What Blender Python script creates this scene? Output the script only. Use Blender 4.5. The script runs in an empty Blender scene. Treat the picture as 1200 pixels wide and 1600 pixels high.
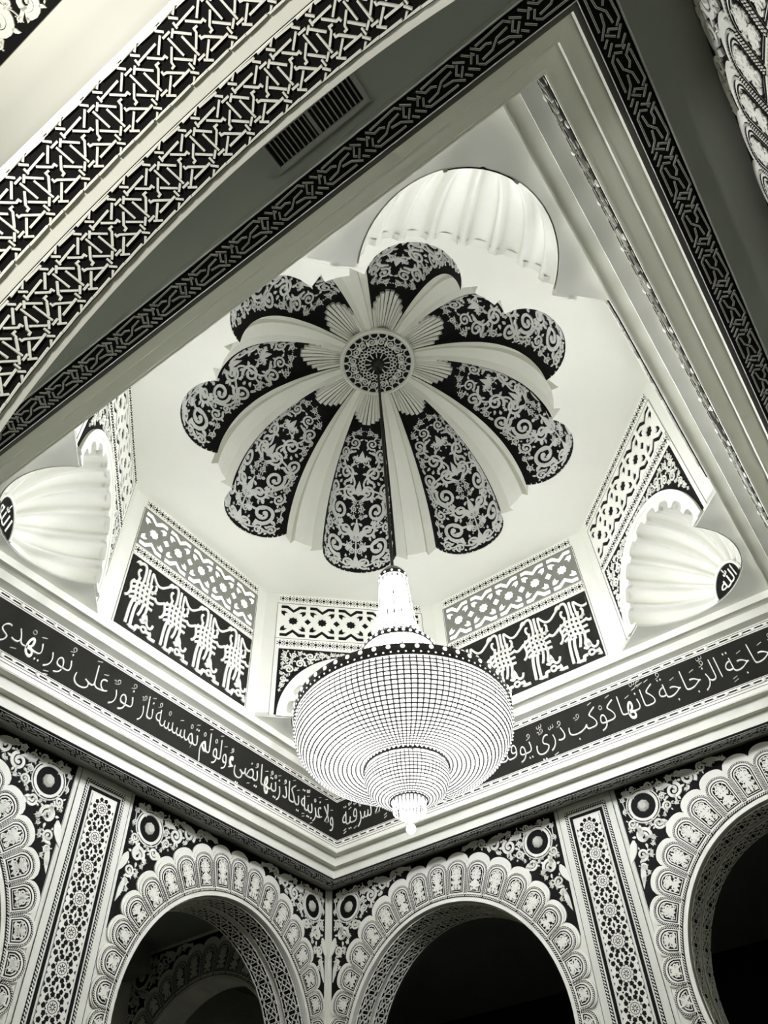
import bpy, math, random
import numpy as np
from mathutils import Matrix, Vector
from mathutils.geometry import tessellate_polygon

S = bpy.context.scene
COL = S.collection
PI = math.pi
R_ = math.radians

# ------------------------------------------------------------------ camera
cam_d = bpy.data.cameras.new('camera')
cam_d.sensor_fit = 'HORIZONTAL'
cam_d.sensor_width = 36.0
cam_d.lens = 1171.52 * 36.0 / 1200.0
cam_d.clip_start = 0.02
cam_d.clip_end = 200
cam = bpy.data.objects.new('camera', cam_d)
COL.objects.link(cam)
_r, _u, _f = ((-0.582705, 0.811534, -0.043224), (0.593727, 0.461425, 0.659223), (-0.554926, -0.358469, 0.750704))
cam.matrix_world = Matrix(((_r[0], _u[0], -_f[0], 5.283237), (_r[1], _u[1], -_f[1], 3.349464), (_r[2], _u[2], -_f[2], 1.6), (0, 0, 0, 1)))
S.camera = cam

# ------------------------------------------------------------------ world, exposure, lights
w = bpy.data.worlds.new('world')
S.world = w
w.use_nodes = True
w.node_tree.nodes['Background'].inputs[0].default_value = (0.75, 0.8, 0.7, 1)
w.node_tree.nodes['Background'].inputs[1].default_value = 0.02
S.view_settings.view_transform = 'Standard'
S.view_settings.look = 'None'
S.view_settings.exposure = 0.07
S.view_settings.gamma = 1.0
S.view_settings.use_curve_mapping = False
S.cycles.max_bounces = 5
S.cycles.diffuse_bounces = 3
S.cycles.glossy_bounces = 2

BEAD_EMIT = 1.6      # strings of the basket
STEM_EMIT = 350.0     # the lit column of strands that carries the bulbs
PANE_EMIT = 3.0


def lamp(name, loc, power, radius, color=(1, 0.97, 0.93)):
    d = bpy.data.lights.new(name, 'POINT')
    d.energy = power
    d.shadow_soft_size = radius
    d.color = color
    o = bpy.data.objects.new(name, d)
    COL.objects.link(o)
    o.location = loc
    return o


# unseen point light added in the near aisle to brighten the overhead arch
lamp('aisle_fill', (6.2, 2.0, 4.8), 155, 0.15, (1.0, 0.96, 0.98))

# ------------------------------------------------------------------ materials


def material(name, col, rough=0.6, var=0.06, scale=6.0, bump=0.0, metal=0.0, emit=0.0, emit_col=None, spec=0.3):
    m = bpy.data.materials.new(name)
    m.use_nodes = True
    nt = m.node_tree
    b = nt.nodes['Principled BSDF']
    b.inputs['Roughness'].default_value = rough
    b.inputs['Metallic'].default_value = metal
    b.inputs['Specular IOR Level'].default_value = spec
    tc = nt.nodes.new('ShaderNodeTexCoord')
    nz = nt.nodes.new('ShaderNodeTexNoise')
    nz.inputs['Scale'].default_value = scale
    nz.inputs['Detail'].default_value = 5
    nt.links.new(tc.outputs['Object'], nz.inputs['Vector'])
    mx = nt.nodes.new('ShaderNodeMix')
    mx.data_type = 'RGBA'
    mx.inputs[6].default_value = tuple(c * (1 - var) for c in col) + (1,)
    mx.inputs[7].default_value = tuple(min(1, c * (1 + var)) for c in col) + (1,)
    nt.links.new(nz.outputs[0], mx.inputs[0])
    nt.links.new(mx.outputs[2], b.inputs['Base Color'])
    if bump:
        bp = nt.nodes.new('ShaderNodeBump')
        bp.inputs['Strength'].default_value = bump
        bp.inputs['Distance'].default_value = 0.01
        nt.links.new(nz.outputs[0], bp.inputs['Height'])
        nt.links.new(bp.outputs[0], b.inputs['Normal'])
    if emit:
        b.inputs['Emission Color'].default_value = (emit_col or (1, 1, 1)) + (1,)
        b.inputs['Emission Strength'].default_value = emit
    return m


M = {
    'plaster': material('white_plaster', (0.71, 0.72, 0.60), 0.65, 0.03, 3, 0.15),
    'relief': material('white_carving', (0.79, 0.795, 0.67), 0.6, 0.04, 12, 0.1),
    'relief_grey': material('grey_carving', (0.52, 0.53, 0.43), 0.6, 0.06, 12, 0.1),
    'dome_relief': material('dome_carving', (0.68, 0.69, 0.60), 0.6, 0.05, 10, 0.1),
    'dome_rib': material('dome_rib_plaster', (0.72, 0.73, 0.60), 0.6, 0.04, 3, 0.1),
    'soffit': material('sage_soffit', (0.30, 0.32, 0.27), 0.6, 0.06, 2, 0.15),  # grey-green, darker than the white plaster
    'strip': material('grey_strip_paint', (0.13, 0.135, 0.105), 0.6, 0.06, 8),
    'knot': material('knot_carving', (0.55, 0.56, 0.50), 0.6, 0.08, 14, 0.1),
    'black': material('black_paint', (0.009, 0.009, 0.008), 0.6, 0.2, 9, spec=0.05),
    'charcoal': material('charcoal_paint', (0.019, 0.019, 0.015), 0.65, 0.15, 6, spec=0.05),
    'metal': material('dark_bronze', (0.03, 0.028, 0.025), 0.4, 0.2, 20, metal=0.6),
    'wire': material('dark_wire', (0.10, 0.10, 0.095), 0.5, 0.2, 20, metal=0.5),
    'steel': material('grey_metal', (0.32, 0.33, 0.29), 0.5, 0.1, 20, metal=0.3),
    'bead': material('lit_crystal', (0.9, 0.9, 0.88), 0.15, 0.05, 30, emit=BEAD_EMIT, emit_col=(1.0, 0.98, 0.95)),
    'stem': material('lit_strand', (0.9, 0.9, 0.88), 0.15, 0.05, 30, emit=STEM_EMIT, emit_col=(0.955, 0.95, 1.09)),
    'jewel': material('clear_crystal', (0.9, 0.92, 0.9), 0.1, 0.05, 30, emit=1.2),
    'pane': material('daylit_pane', (0.9, 0.9, 0.9), 0.4, 0.02, 3, emit=PANE_EMIT, emit_col=(1.0, 1.0, 0.98)),
    'screen': material('shaded_screen', (0.20, 0.205, 0.165), 0.6, 0.04, 8),  # white screens against daylight: their backlit shade put into the colour
    'carpet': material('dark_carpet', (0.10, 0.095, 0.085), 0.95, 0.2, 4),
    'aisle_shade': material('aisle_shade_wall', (0.006, 0.007, 0.010), 0.5, 0.2, 2),  # near black: darkness of the unlit aisle put into the wall colour
}

# ------------------------------------------------------------------ mesh helpers


def mesh_of(name, V, F, mat, smooth=False):
    me = bpy.data.meshes.new(name)
    V = np.asarray(V, float)
    me.from_pydata(V.tolist(), [], [tuple(int(i) for i in f) for f in F])
    me.materials.append(M[mat])
    if smooth:
        me.polygons.foreach_set('use_smooth', [True] * len(me.polygons))
    me.update()
    return me


def put(name, me, parent=None, loc=(0, 0, 0), rotz=0.0, rot=None, **props):
    o = bpy.data.objects.new(name, me)
    COL.objects.link(o)
    o.location = loc
    o.rotation_euler = rot if rot else (0, 0, rotz)
    if parent:
        o.parent = parent
    for k, v in props.items():
        o[k] = v
    return o


def struct(name, me, label, cat, **kw):
    return put(name, me, label=label, category=cat, kind='structure', **kw)


def join(parts):
    V, F, n = [], [], 0
    for v, f in parts:
        v = np.asarray(v, float)
        V.append(v)
        F += [tuple(i + n for i in q) for q in f]
        n += len(v)
    return np.vstack(V), F


def box(x0, x1, y0, y1, z0, z1):
    V = [(x, y, z) for x in (x0, x1) for y in (y0, y1) for z in (z0, z1)]
    return np.array(V, float), [(0, 1, 3, 2), (4, 6, 7, 5), (0, 4, 5, 1), (2, 3, 7, 6), (0, 2, 6, 4), (1, 5, 7, 3)]


def plate(outer, holes=(), d0=0.0, d1=0.1, mapf=None):
    """prism of a 2D outline with holes between depths d0 (front) and d1 (back); default map: (x, z) upright, depth along y"""
    loops = [np.asarray(outer, float)] + [np.asarray(h, float) for h in holes]
    tri = tessellate_polygon([[Vector((p[0], p[1], 0)) for p in l] for l in loops])
    P = np.vstack(loops)
    n = len(P)
    if mapf is None:
        mapf = lambda x, y, d: np.stack([x, d, y], 1)
    V = np.vstack([mapf(P[:, 0], P[:, 1], np.full(n, d0)), mapf(P[:, 0], P[:, 1], np.full(n, d1))])
    F = []
    for t in tri:
        F.append(tuple(t))
        F.append(tuple(i + n for i in reversed(t)))
    o = 0
    for l in loops:
        k = len(l)
        for i in range(k):
            a, b = o + i, o + (i + 1) % k
            F.append((a, b, b + n, a + n))
        o += k
    return V, F


def rect(x0, x1, y0, y1):
    return [(x0, y0), (x1, y0), (x1, y1), (x0, y1)]


def arc(cx, cy, r, a0, a1, n):
    t = np.radians(np.linspace(a0, a1, n))
    return [(cx + r * math.cos(a), cy + r * math.sin(a)) for a in t]


def lathe(prof, n=48, a0=0.0, a1=360.0):
    full = abs(a1 - a0) >= 360
    k = n if full else n + 1
    t = np.radians(a0 + (a1 - a0) * np.arange(k) / n)
    V = [(r * math.cos(a), r * math.sin(a), z) for a in t for r, z in prof]
    m = len(prof)
    F = []
    for i in range(n):
        j = (i + 1) % k
        for q in range(m - 1):
            F.append((i * m + q, j * m + q, j * m + q + 1, i * m + q + 1))
    return np.array(V), F


def torus(r, z, t, n=64, m=6):
    p = [(r + t * math.cos(a), z + t * math.sin(a)) for a in np.linspace(0, 2 * PI, m + 1)]
    return lathe(p, n)


def ball(c, r, n=8, m=5, sz=1.0):
    V, F = lathe([(r * math.sin(a), -r * sz * math.cos(a)) for a in np.linspace(0.001, PI - 0.001, m)], n)
    return V + np.array(c), F


class Relief:
    """flat carved pattern: strokes and filled shapes, raised by h over a surface"""

    def __init__(s):
        s.V, s.T, s.F, s.n = [], [], [], 0

    def stroke(s, pts, w, closed=False, step=None):
        P = np.asarray(pts, float)
        if step:
            Q = []
            L = list(P) + ([P[0]] if closed else [])
            for a, b in zip(L[:-1], L[1:]):
                k = max(1, int(math.ceil(np.hypot(*(b - a)) / step)))
                Q += [a + (b - a) * i / k for i in range(k)]
            if not closed:
                Q.append(L[-1])
            P = np.array(Q)
        n = len(P)
        if n < 2:
            return
        if closed:
            d = np.roll(P, -1, 0) - P
            dp = P - np.roll(P, 1, 0)
        else:
            e = np.diff(P, axis=0)
            d = np.vstack([e, e[-1:]])
            dp = np.vstack([e[:1], e])
        d = d / (np.linalg.norm(d, axis=1, keepdims=True) + 1e-12)
        dp = dp / (np.linalg.norm(dp, axis=1, keepdims=True) + 1e-12)
        t = d + dp
        t = t / (np.linalg.norm(t, axis=1, keepdims=True) + 1e-9)
        nr = np.stack([-t[:, 1], t[:, 0]], 1)
        c = np.clip((d * t).sum(1), 0.5, 1)[:, None]
        wd = (np.asarray(w, float) * np.ones(n))[:, None] / 2 / c
        L, Rr = P + nr * wd, P - nr * wd
        b = s.n
        s.V += [L, Rr, L, Rr]
        s.T += [np.ones(2 * n), np.zeros(2 * n)]
        m = n if closed else n - 1
        for i in range(m):
            j = (i + 1) % n
            s.F.append((b + i, b + n + i, b + n + j, b + j))
            s.F.append((b + i, b + j, b + 2 * n + j, b + 2 * n + i))
            s.F.append((b + n + i, b + 3 * n + i, b + 3 * n + j, b + n + j))
        if not closed:
            for i in (0, n - 1):
                s.F.append((b + i, b + 2 * n + i, b + 3 * n + i, b + n + i))
        s.n += 4 * n

    def fill(s, poly):
        P = np.asarray(poly, float)
        n = len(P)
        c = P.mean(0)[None]
        b = s.n
        s.V += [P, c, P]
        s.T += [np.ones(n + 1), np.zeros(n)]
        for i in range(n):
            j = (i + 1) % n
            s.F.append((b + n, b + i, b + j))
            s.F.append((b + i, b + n + 1 + i, b + n + 1 + j, b + j))
        s.n += 2 * n + 1

    def disc(s, x, y, r, n=10, a0=0):
        s.fill([(x + r * math.cos(a0 + 2 * PI * i / n), y + r * math.sin(a0 + 2 * PI * i / n)) for i in range(n)])

    def ring(s, x, y, r, w, n=24):
        s.stroke([(x + r * math.cos(2 * PI * i / n), y + r * math.sin(2 * PI * i / n)) for i in range(n)], w, True)

    def leaf(s, x, y, ang, ln, wd, bend=0.0):
        ts = (0.0, 0.18, 0.42, 0.7, 1.0)
        ws = (0.25, 0.85, 1.0, 0.62, 0.04)
        c, q = [], []
        for t, ww in zip(ts, ws):
            a = ang + bend * t
            px, py = x + ln * t * math.cos(ang + bend * t * 0.5), y + ln * t * math.sin(ang + bend * t * 0.5)
            nx, ny = -math.sin(a), math.cos(a)
            c.append((px + nx * wd * ww / 2, py + ny * wd * ww / 2))
            q.append((px - nx * wd * ww / 2, py - ny * wd * ww / 2))
        s.fill(c + q[::-1])

    def build(s, mapf, h, h0=0.0):
        P = np.vstack(s.V)
        T = np.concatenate(s.T)
        return mapf(P[:, 0], P[:, 1], h0 + (h - h0) * T), s.F


def wallmap(off=0.0):
    return lambda x, y, h: np.stack([x, -(h + off), y], 1)


def scroll(rel, x, y, r, a0, d, thick, turns=1.45, buds=True):
    N = max(14, int(26 * min(1, r / 0.08)))
    t = np.linspace(0, 1, N)
    a = a0 + d * 2 * PI * turns * t
    q = r * (0.90 - 0.68 * t)
    rel.stroke(np.stack([x + q * np.cos(a), y + q * np.sin(a)], 1), thick * r * (1.05 - 0.35 * t))
    if buds:
        rel.disc(x + q[-1] * math.cos(a[-1]) * 0.7, y + q[-1] * math.sin(a[-1]) * 0.7, r * 0.2, 7)
        k = int(N * 0.62)
        rel.leaf(x + q[k] * math.cos(a[k]), y + q[k] * math.sin(a[k]), a[k] + d * 2.3, r * 0.42, r * 0.24, d * 0.9)


def arabesque(rel, inside, bbox, rmax, rmin, seed, sym=True, thick=0.24, tries=160, fixed=(), shrink=0.84, leafs=4):
    rng = random.Random(seed)
    cs = list(fixed)
    r = rmax
    ring = [(math.cos(i * PI / 5), math.sin(i * PI / 5)) for i in range(10)]
    while r > rmin:
        for _ in range(tries):
            x, y = rng.uniform(bbox[0], bbox[1]), rng.uniform(bbox[2], bbox[3])
            if sym:
                x = abs(x)
                if x < r * 1.0:
                    continue
            if any((x - a) ** 2 + (y - b) ** 2 < (r * 0.98 + c) ** 2 for a, b, c in cs):
                continue
            if all(inside(x + r * a, y + r * b) for a, b in ring):
                cs.append((x, y, r))
        r *= shrink
    for i, (x, y, r) in enumerate(cs):
        a0, d = rng.uniform(0, 2 * PI), rng.choice((-1, 1))
        lv = [a0 + 2 * PI * k / leafs + rng.uniform(-0.25, 0.25) for k in range(leafs)]
        near = sorted(((x - a) ** 2 + (y - b) ** 2, a, b, c) for a, b, c in cs if (a, b) != (x, y))[:1]
        for m in ((1, -1) if sym else (1,)):
            A = a0 if m > 0 else PI - a0
            scroll(rel, m * x, y, r, A, d * m, thick)
            for k, l in enumerate(lv):
                l2 = l if m > 0 else PI - l
                ln = r * (0.55 if k % 2 else 0.42)
                px, py = m * x + 0.9 * r * math.cos(l2), y + 0.9 * r * math.sin(l2)
                if inside(px + ln * math.cos(l2), py + ln * math.sin(l2)):
                    rel.leaf(px, py, l2 + d * m * 0.5, ln, r * 0.28, -d * m * 0.9)
            for _, a, b, c in near:
                rel.stroke([(m * x, y + r * 0.5 * (1 if b > y else -1)), (m * (x + a) / 2, (y + b) / 2), (m * a, b - c * 0.8 * (1 if b > y else -1))], thick * r * 0.6)
    return cs


def rope(dark, white, path, wd):
    dark.stroke(path, wd)
    P = np.asarray(path, float)
    e = np.diff(P, axis=0)
    ln = np.hypot(e[:, 0], e[:, 1])
    cum = np.concatenate([[0], np.cumsum(ln)])
    s = wd * 0.45
    while s < cum[-1]:
        i = min(len(e) - 1, int(np.searchsorted(cum, s) - 1))
        p = P[i] + e[i] * (s - cum[i]) / ln[i]
        t = e[i] / ln[i]
        a = math.atan2(t[1], t[0]) + 0.75
        q = np.array([math.cos(a), math.sin(a)]) * wd * 0.44
        white.stroke([p - q, p + q], wd * 0.30)
        s += wd * 0.86


# ------------------------------------------------------------------ Arabic lettering (built-in font, presentation forms laid out by hand)
FORMS = {'ا': 'ﺍﺎ', 'أ': 'ﺃﺄ', 'ب': 'ﺏﺐﺑﺒ', 'ة': 'ﺓﺔ', 'ت': 'ﺕﺖﺗﺘ', 'ث': 'ﺙﺚﺛﺜ', 'ج': 'ﺝﺞﺟﺠ', 'ح': 'ﺡﺢﺣﺤ', 'د': 'ﺩﺪ', 'ذ': 'ﺫﺬ', 'ر': 'ﺭﺮ',
         'ز': 'ﺯﺰ', 'س': 'ﺱﺲﺳﺴ', 'ش': 'ﺵﺶﺷﺸ', 'ص': 'ﺹﺺﺻﺼ', 'ض': 'ﺽﺾﺿﻀ', 'ع': 'ﻉﻊﻋﻌ', 'غ': 'ﻍﻎﻏﻐ', 'ف': 'ﻑﻒﻓﻔ', 'ق': 'ﻕﻖﻗﻘ', 'ك': 'ﻙﻚﻛﻜ',
         'ل': 'ﻝﻞﻟﻠ', 'م': 'ﻡﻢﻣﻤ', 'ن': 'ﻥﻦﻧﻨ', 'ه': 'ﻩﻪﻫﻬ', 'و': 'ﻭﻮ', 'ى': 'ﻯﻰ', 'ي': 'ﻱﻲﻳﻴ', 'ء': 'ﺀ', 'لا': 'ﻻﻼ', 'لأ': 'ﻷﻸ'}
MARKS = '\u064b\u064c\u064d\u064e\u064f\u0650\u0651\u0652\u0670'
_gl = {}


def raw_glyph(txt, ext=0.02, off=0.0):
    c = bpy.data.curves.new('lettering', 'FONT')
    c.body = txt
    c.size = 1
    c.extrude = ext
    c.offset = off
    c.resolution_u = 3
    o = bpy.data.objects.new('lettering', c)
    COL.objects.link(o)
    bpy.context.view_layer.update()
    dg = bpy.context.evaluated_depsgraph_get()
    me = bpy.data.meshes.new_from_object(o.evaluated_get(dg))
    V = np.array([v.co[:] for v in me.vertices]) if len(me.vertices) else np.zeros((0, 3))
    F = [tuple(p.vertices) for p in me.polygons]
    bpy.data.objects.remove(o)
    bpy.data.curves.remove(c)
    bpy.data.meshes.remove(me)
    return V, F


def glyph(ch):
    if ch not in _gl:
        V, F = raw_glyph(ch, 0.02, -0.020)
        W, _ = raw_glyph(ch + 'ﺍ', 0.0)
        adv = W[:, 0].max() - 0.173 if len(W) else 0.3
        _gl[ch] = (V, F, adv)
    return _gl[ch]


def shape_word(word):
    L, mk = [], []
    for c in word:
        if c in MARKS:
            mk[-1] += c
        elif L and L[-1] == 'ل' and c in 'اأ':
            L[-1] = 'ل' + c
        else:
            L.append(c)
            mk.append('')
    out = []
    for i, c in enumerate(L):
        f = FORMS[c]
        prev = i > 0 and len(FORMS[L[i - 1]]) == 4
        nxt = i < len(L) - 1 and len(f) == 4 and L[i + 1] != 'ء'
        if c == 'ء':
            prev = False
        out.append((f[(3 if prev else 2) if nxt else (1 if prev else 0)], mk[i]))
    return out


def arabic_line(text, x_right, x_left, z_base, sy):
    """lays the text right to left between two x positions; returns one (V, F) for each word, V as (x, z, h)"""
    items, total = [], 0.0
    for wi, word in enumerate(text.split()):
        for g, mk in shape_word(word):
            a = glyph(g)[2]
            items.append((g, mk, total, a, wi))
            total += a
        total += 0.10
    total -= 0.10
    sx = (x_right - x_left) / total
    words = {}
    for g, mk, pos, a, wi in items:
        V, F, _ = glyph(g)
        if not len(V):
            continue
        parts = words.setdefault(wi, [])
        V2 = V.copy()
        V2[:, 0] = x_right - sx * (pos + a - V[:, 0])
        V2[:, 1] = z_base + sy * V[:, 1]
        parts.append((V2, F))
        top = V[:, 1].max()
        bot = V[:, 1].min()
        lift = 0.0
        for m in mk:
            mv, mf, ma = glyph(m)
            if not len(mv):
                continue
            c = mv[:, :2].mean(0)
            low = m in '\u064d\u0650'
            cy = (min(bot, -0.05) - 0.13) if low else (max(top, 0.42) + 0.14 + lift)
            if not low:
                lift += 0.17
            q = mv.copy()
            q[:, 0] = x_right - sx * (pos + a / 2) + sx * 1.1 * (mv[:, 0] - c[0])
            q[:, 1] = z_base + sy * (min(cy, 0.90) + 0.9 * (mv[:, 1] - c[1]))
            parts.append((q, mf))
    return [join(p) for p in words.values()]


# ------------------------------------------------------------------ dimensions (metres)
ZS, ZK = 6.665, 6.55          # flat soffit, knotwork band
ZA, ZB, ZD = 6.561, 6.686, 6.806
CA, CB, CD, CE, CW = 4.0, 3.88, 3.75, 3.605, 3.46
ZE, ZF, ZT, ZC = 7.71, 7.82, 7.92, 10.34
AX, AZ, AR = 2.45, 4.22, 1.70
SIDES = {'far_left': (180, -4.52), 'far_right': (90, -4.52), 'near_left': (-90, 4.60), 'near_right': (0, 4.60)}


def side_frame(side):
    rz, _ = SIDES[side]
    a = R_(rz + 90)
    return R_(rz), (math.cos(a), math.sin(a))


# ------------------------------------------------------------------ floor, soffits
struct('floor', mesh_of('floor', *box(-16, 16, -16, 16, -0.1, 0), 'carpet'), 'dark patterned carpet floor of the prayer hall', 'floor')


def square_sweep(prof, sgn=1):
    V, F = [], []
    for cx, cy in ((1, 1), (-1, 1), (-1, -1), (1, -1)):
        V += [(cx * c, cy * c, z) for c, z in prof]
    m = len(prof)
    for i in range(4):
        j = (i + 1) % 4
        for q in range(m - 1):
            F.append((i * m + q, j * m + q, j * m + q + 1, i * m + q + 1))
    return np.array(V), F


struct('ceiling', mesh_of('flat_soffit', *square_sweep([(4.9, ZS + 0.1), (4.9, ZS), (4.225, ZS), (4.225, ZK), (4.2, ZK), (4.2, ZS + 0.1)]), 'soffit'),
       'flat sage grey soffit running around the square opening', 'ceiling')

# knotwork band
KNOT = [[(-0.237, 0.343), (-0.043, 0.392), (0.084, 0.586), (0.283, 0.638)], [(-0.319, 0.819), (-0.202, 0.622), (-0.091, 0.646), (-0.008, 0.565)], [(0.067, 0.435), (0.242, 0.393), (0.407, 0.175)], [(-0.243, 0.78), (0.268, 0.849), (0.357, 0.692)], [(-0.311, 0.31), (-0.233, 0.194), (0.284, 0.195)], [(0.364, 0.393), (0.322, 0.462), (0.399, 0.691)], [(0.372, 0.313), (0.47, 0.554)], [(0.362, 0.817), (0.517, 0.604)], [(0.518, 0.831), (0.623, 0.652)], [(0.439, 0.317), (0.531, 0.155)], [(0.523, 0.392), (0.667, 0.164)], [(0.588, 0.448), (0.663, 0.671), (0.696, 0.598)], [(0.666, 0.334), (0.73, 0.547)]]
kb = struct('trim_1', mesh_of('knot_ground', *square_sweep([(4.225, ZK), (4.035, ZK), (4.035, ZK + 0.05)]), 'black'),
            'black soffit band carved with grey interlaced knotwork', 'trim')
KP = 0.374
kr = Relief()
for st in KNOT:
    kr.stroke([(t * KP, s * 0.19) for t, s in st], 0.0110)
kmesh = mesh_of('knot', *kr.build(lambda x, y, h: np.stack([-x, y, -h], 1), 0.010), 'knot')
kg = Relief()
for st in KNOT:
    kg.stroke([(t * KP, s * 0.19) for t, s in st], 0.0038)
kgroove = mesh_of('knot_groove', *kg.build(lambda x, y, h: np.stack([-x, y, -0.010 - h], 1), 0.001), 'strip')
put('band_edge', mesh_of('band_edge', *join([square_sweep([(4.226, ZK - 0.001), (4.220, ZK - 0.006), (4.214, ZK - 0.001)]), square_sweep([(4.041, ZK - 0.001), (4.038, ZK - 0.005), (4.034, ZK - 0.001)])]), 'knot'), kb)
for side in SIDES:
    rz, d = side_frame(side)
    for i in range(-11, 11):
        xo = (i + 0.5) * KP
        px, py = (d[1] * xo + d[0] * 4.035, -d[0] * xo + d[1] * 4.035)
        put('knot_groove', kgroove, put('knot', kmesh, kb, (px, py, ZK), rz))

# grey fillet and the stepped mouldings
def cove(c0, z0, c1, z1):
    """riser with a quirk, then an underside that falls slightly towards the next riser"""
    return [(c0, z0), (c0, z1 + 0.010), (c1 + 0.016, z1 + 0.002), (c1 + 0.016, z1 - 0.010), (c1, z1 - 0.010)]


struct('trim_2', mesh_of('grey_fillet', *square_sweep([(4.035, ZK + 0.012), (CA, ZK + 0.012), (CA, ZA)]), 'strip'),
       'narrow dark grey fillet beside the knotwork band', 'trim')
struct('trim_3', mesh_of('lower_moulding', *square_sweep([(CA, ZK + 0.012)] + cove(CA, ZA, CB, ZB) + cove(CB, ZB - 0.010, CD, ZD) + [(CD, ZD + 0.06)]), 'plaster'),
       'white stepped moulding below the calligraphy frieze', 'trim')
struct('trim_4', mesh_of('upper_moulding', *square_sweep([(CD, ZE), (CE + 0.012, ZE)] + cove(CE, ZE, CW, ZF) + [(CW, ZF), (CW, ZT)]), 'plaster'),
       'white stepped moulding between the calligraphy frieze and the drum', 'trim')

# ------------------------------------------------------------------ calligraphy friezes
FR = {
    'far_left': ('black calligraphy frieze under the drum, beginning at the corner behind the chandelier', [
        ('وَلَا غَرْبِيَّةٍ يَكَادُ زَيْتُهَا يُضِيءُ وَلَوْ لَمْ تَمْسَسْهُ نَارٌ', 3.66, -0.33), ('نُورٌ عَلَى نُورٍ يَهْدِي اللَّهُ لِنُورِهِ', -0.42, -3.6)]),
    'far_right': ('black calligraphy frieze passing behind the chandelier bowl to the shell with white script', [
        ('فِي زُجَاجَةٍ الزُّجَاجَةُ كَأَنَّهَا كَوْكَبٌ دُرِّيٌّ يُوقَدُ', 3.62, -0.78), ('مِنْ شَجَرَةٍ مُبَارَكَةٍ زَيْتُونَةٍ لَا شَرْقِيَّةٍ', -0.86, -3.64)]),
    'near_right': ('black calligraphy frieze seen edge on between thin bright mouldings', [
        ('اللَّهُ نُورُ السَّمَاوَاتِ وَالْأَرْضِ مَثَلُ نُورِهِ', 3.6, 0.3), ('كَمِشْكَاةٍ فِيهَا مِصْبَاحٌ الْمِصْبَاحُ', -0.1, -3.6)]),
}
dotm = mesh_of('rosette', *(lambda b: (b[0] * np.array([1, 0.5, 1]), b[1]))(ball((0, 0, 0), 0.03, 8, 6)), 'relief', True)
for side in ('far_left', 'far_right', 'near_right', 'near_left'):
    rz, d = side_frame(side)
    if side in FR:
        label, lines = FR[side]
    else:
        label, lines = 'black calligraphy frieze above the arch with the lattice soffit', []
    fo = put('calligraphy_frieze', mesh_of('frieze_board', *box(-CD + 0.004, CD - 0.004, 0.0, 0.004, 6.985, 7.605), 'charcoal'), None,
             (d[0] * (CD - 0.004), d[1] * (CD - 0.004), 0), rz, label=label, category='frieze', group='calligraphy friezes around the square opening')
    V, F = join([box(-CD + 0.008, CD - 0.008, -0.004, 0.004, ZD, 6.987), box(-CD + 0.008, CD - 0.008, -0.004, 0.004, 7.603, ZE)])
    put('border', mesh_of('frieze_border', V, F, 'relief'), fo)
    ln = Relief()
    for zz in (6.94, 7.655):
        ln.stroke([(-CD, zz), (CD, zz)], 0.020)
        ln.stroke([(-CD, zz + 0.034), (CD, zz + 0.034)], 0.006)
        ln.stroke([(-CD, zz - 0.034), (CD, zz - 0.034)], 0.006)
    ln.stroke([(-CD, 6.868), (CD, 6.868)], 0.006)
    put('border_line', mesh_of('border_line', *ln.build(wallmap(0.004), 0.003), 'charcoal'), fo)
    sm = Relief()
    for zz in (6.94, 7.655):
        for i in range(-8, 8):
            for k in (0.33, 0.67):
                x = (i + k) * 0.465 + 0.1
                if abs(x) < CD:
                    sm.fill([(x - 0.03, zz), (x, zz - 0.016), (x + 0.03, zz), (x, zz + 0.016)])
    put('link', mesh_of('border_link', *sm.build(wallmap(0.004), 0.006), 'relief'), fo, kind='stuff')
    for zz in (6.94, 7.655):
        for i in range(-8, 9):
            x = i * 0.465 + 0.1
            if abs(x) < CD - 0.03:
                put('rosette', dotm, fo, (x, -0.008, zz))
    for txt, xr, xl in lines:
        for V, F in arabic_line(txt, xr, xl, 7.165, 0.455):
            put('script_word', mesh_of('script_word', np.stack([V[:, 0], -0.006 - V[:, 2] * 0.4, V[:, 1]], 1), F, 'relief'), fo)

# ------------------------------------------------------------------ lower walls with arches


def opening(ax):
    j = AR * math.cos(R_(20))
    return [(ax + j, 0.0)] + arc(ax, AZ, AR, -20, 200, 61) + [(ax - j, 0.0)]


def wall_outline(openings, x0, x1, top):
    P = [(x0, 0.0)]
    for ax in sorted(openings):
        P += opening(ax)[::-1]
    return P + [(x1, 0.0), (x1, top), (x0, top)]


WALL_LABELS = {
    'far_left': 'white carved wall with scalloped arches under the calligraphy that starts at the corner',
    'far_right': 'white carved wall with scalloped arches around black openings',
    'near_left': 'thick wall of the overhead arch with a black and white lattice soffit',
    'near_right': 'carved wall seen steeply from below beside the sage soffit',
}
WALLS = {}
for side, (rz, wv) in SIDES.items():
    _, d = side_frame(side)
    me = mesh_of('arcade_wall', *plate(wall_outline([-AX, AX], -4.62, 4.62, ZS + 0.12), (), 0.0, 0.74), 'plaster')
    WALLS[side] = struct('wall_' + side, me, WALL_LABELS[side], 'wall', loc=(d[0] * abs(wv), d[1] * abs(wv), 0), rotz=R_(rz))


# --- voussoirs: shared meshes in arch coordinates
def Rout(th):
    s, c = math.sin(th), math.cos(th)
    return 0.335 * s + math.sqrt(2.04 ** 2 - (0.335 * c) ** 2)


PITCH = R_(9.33)


def pol(r, th):
    return (r * math.cos(th), r * math.sin(th))


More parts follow.
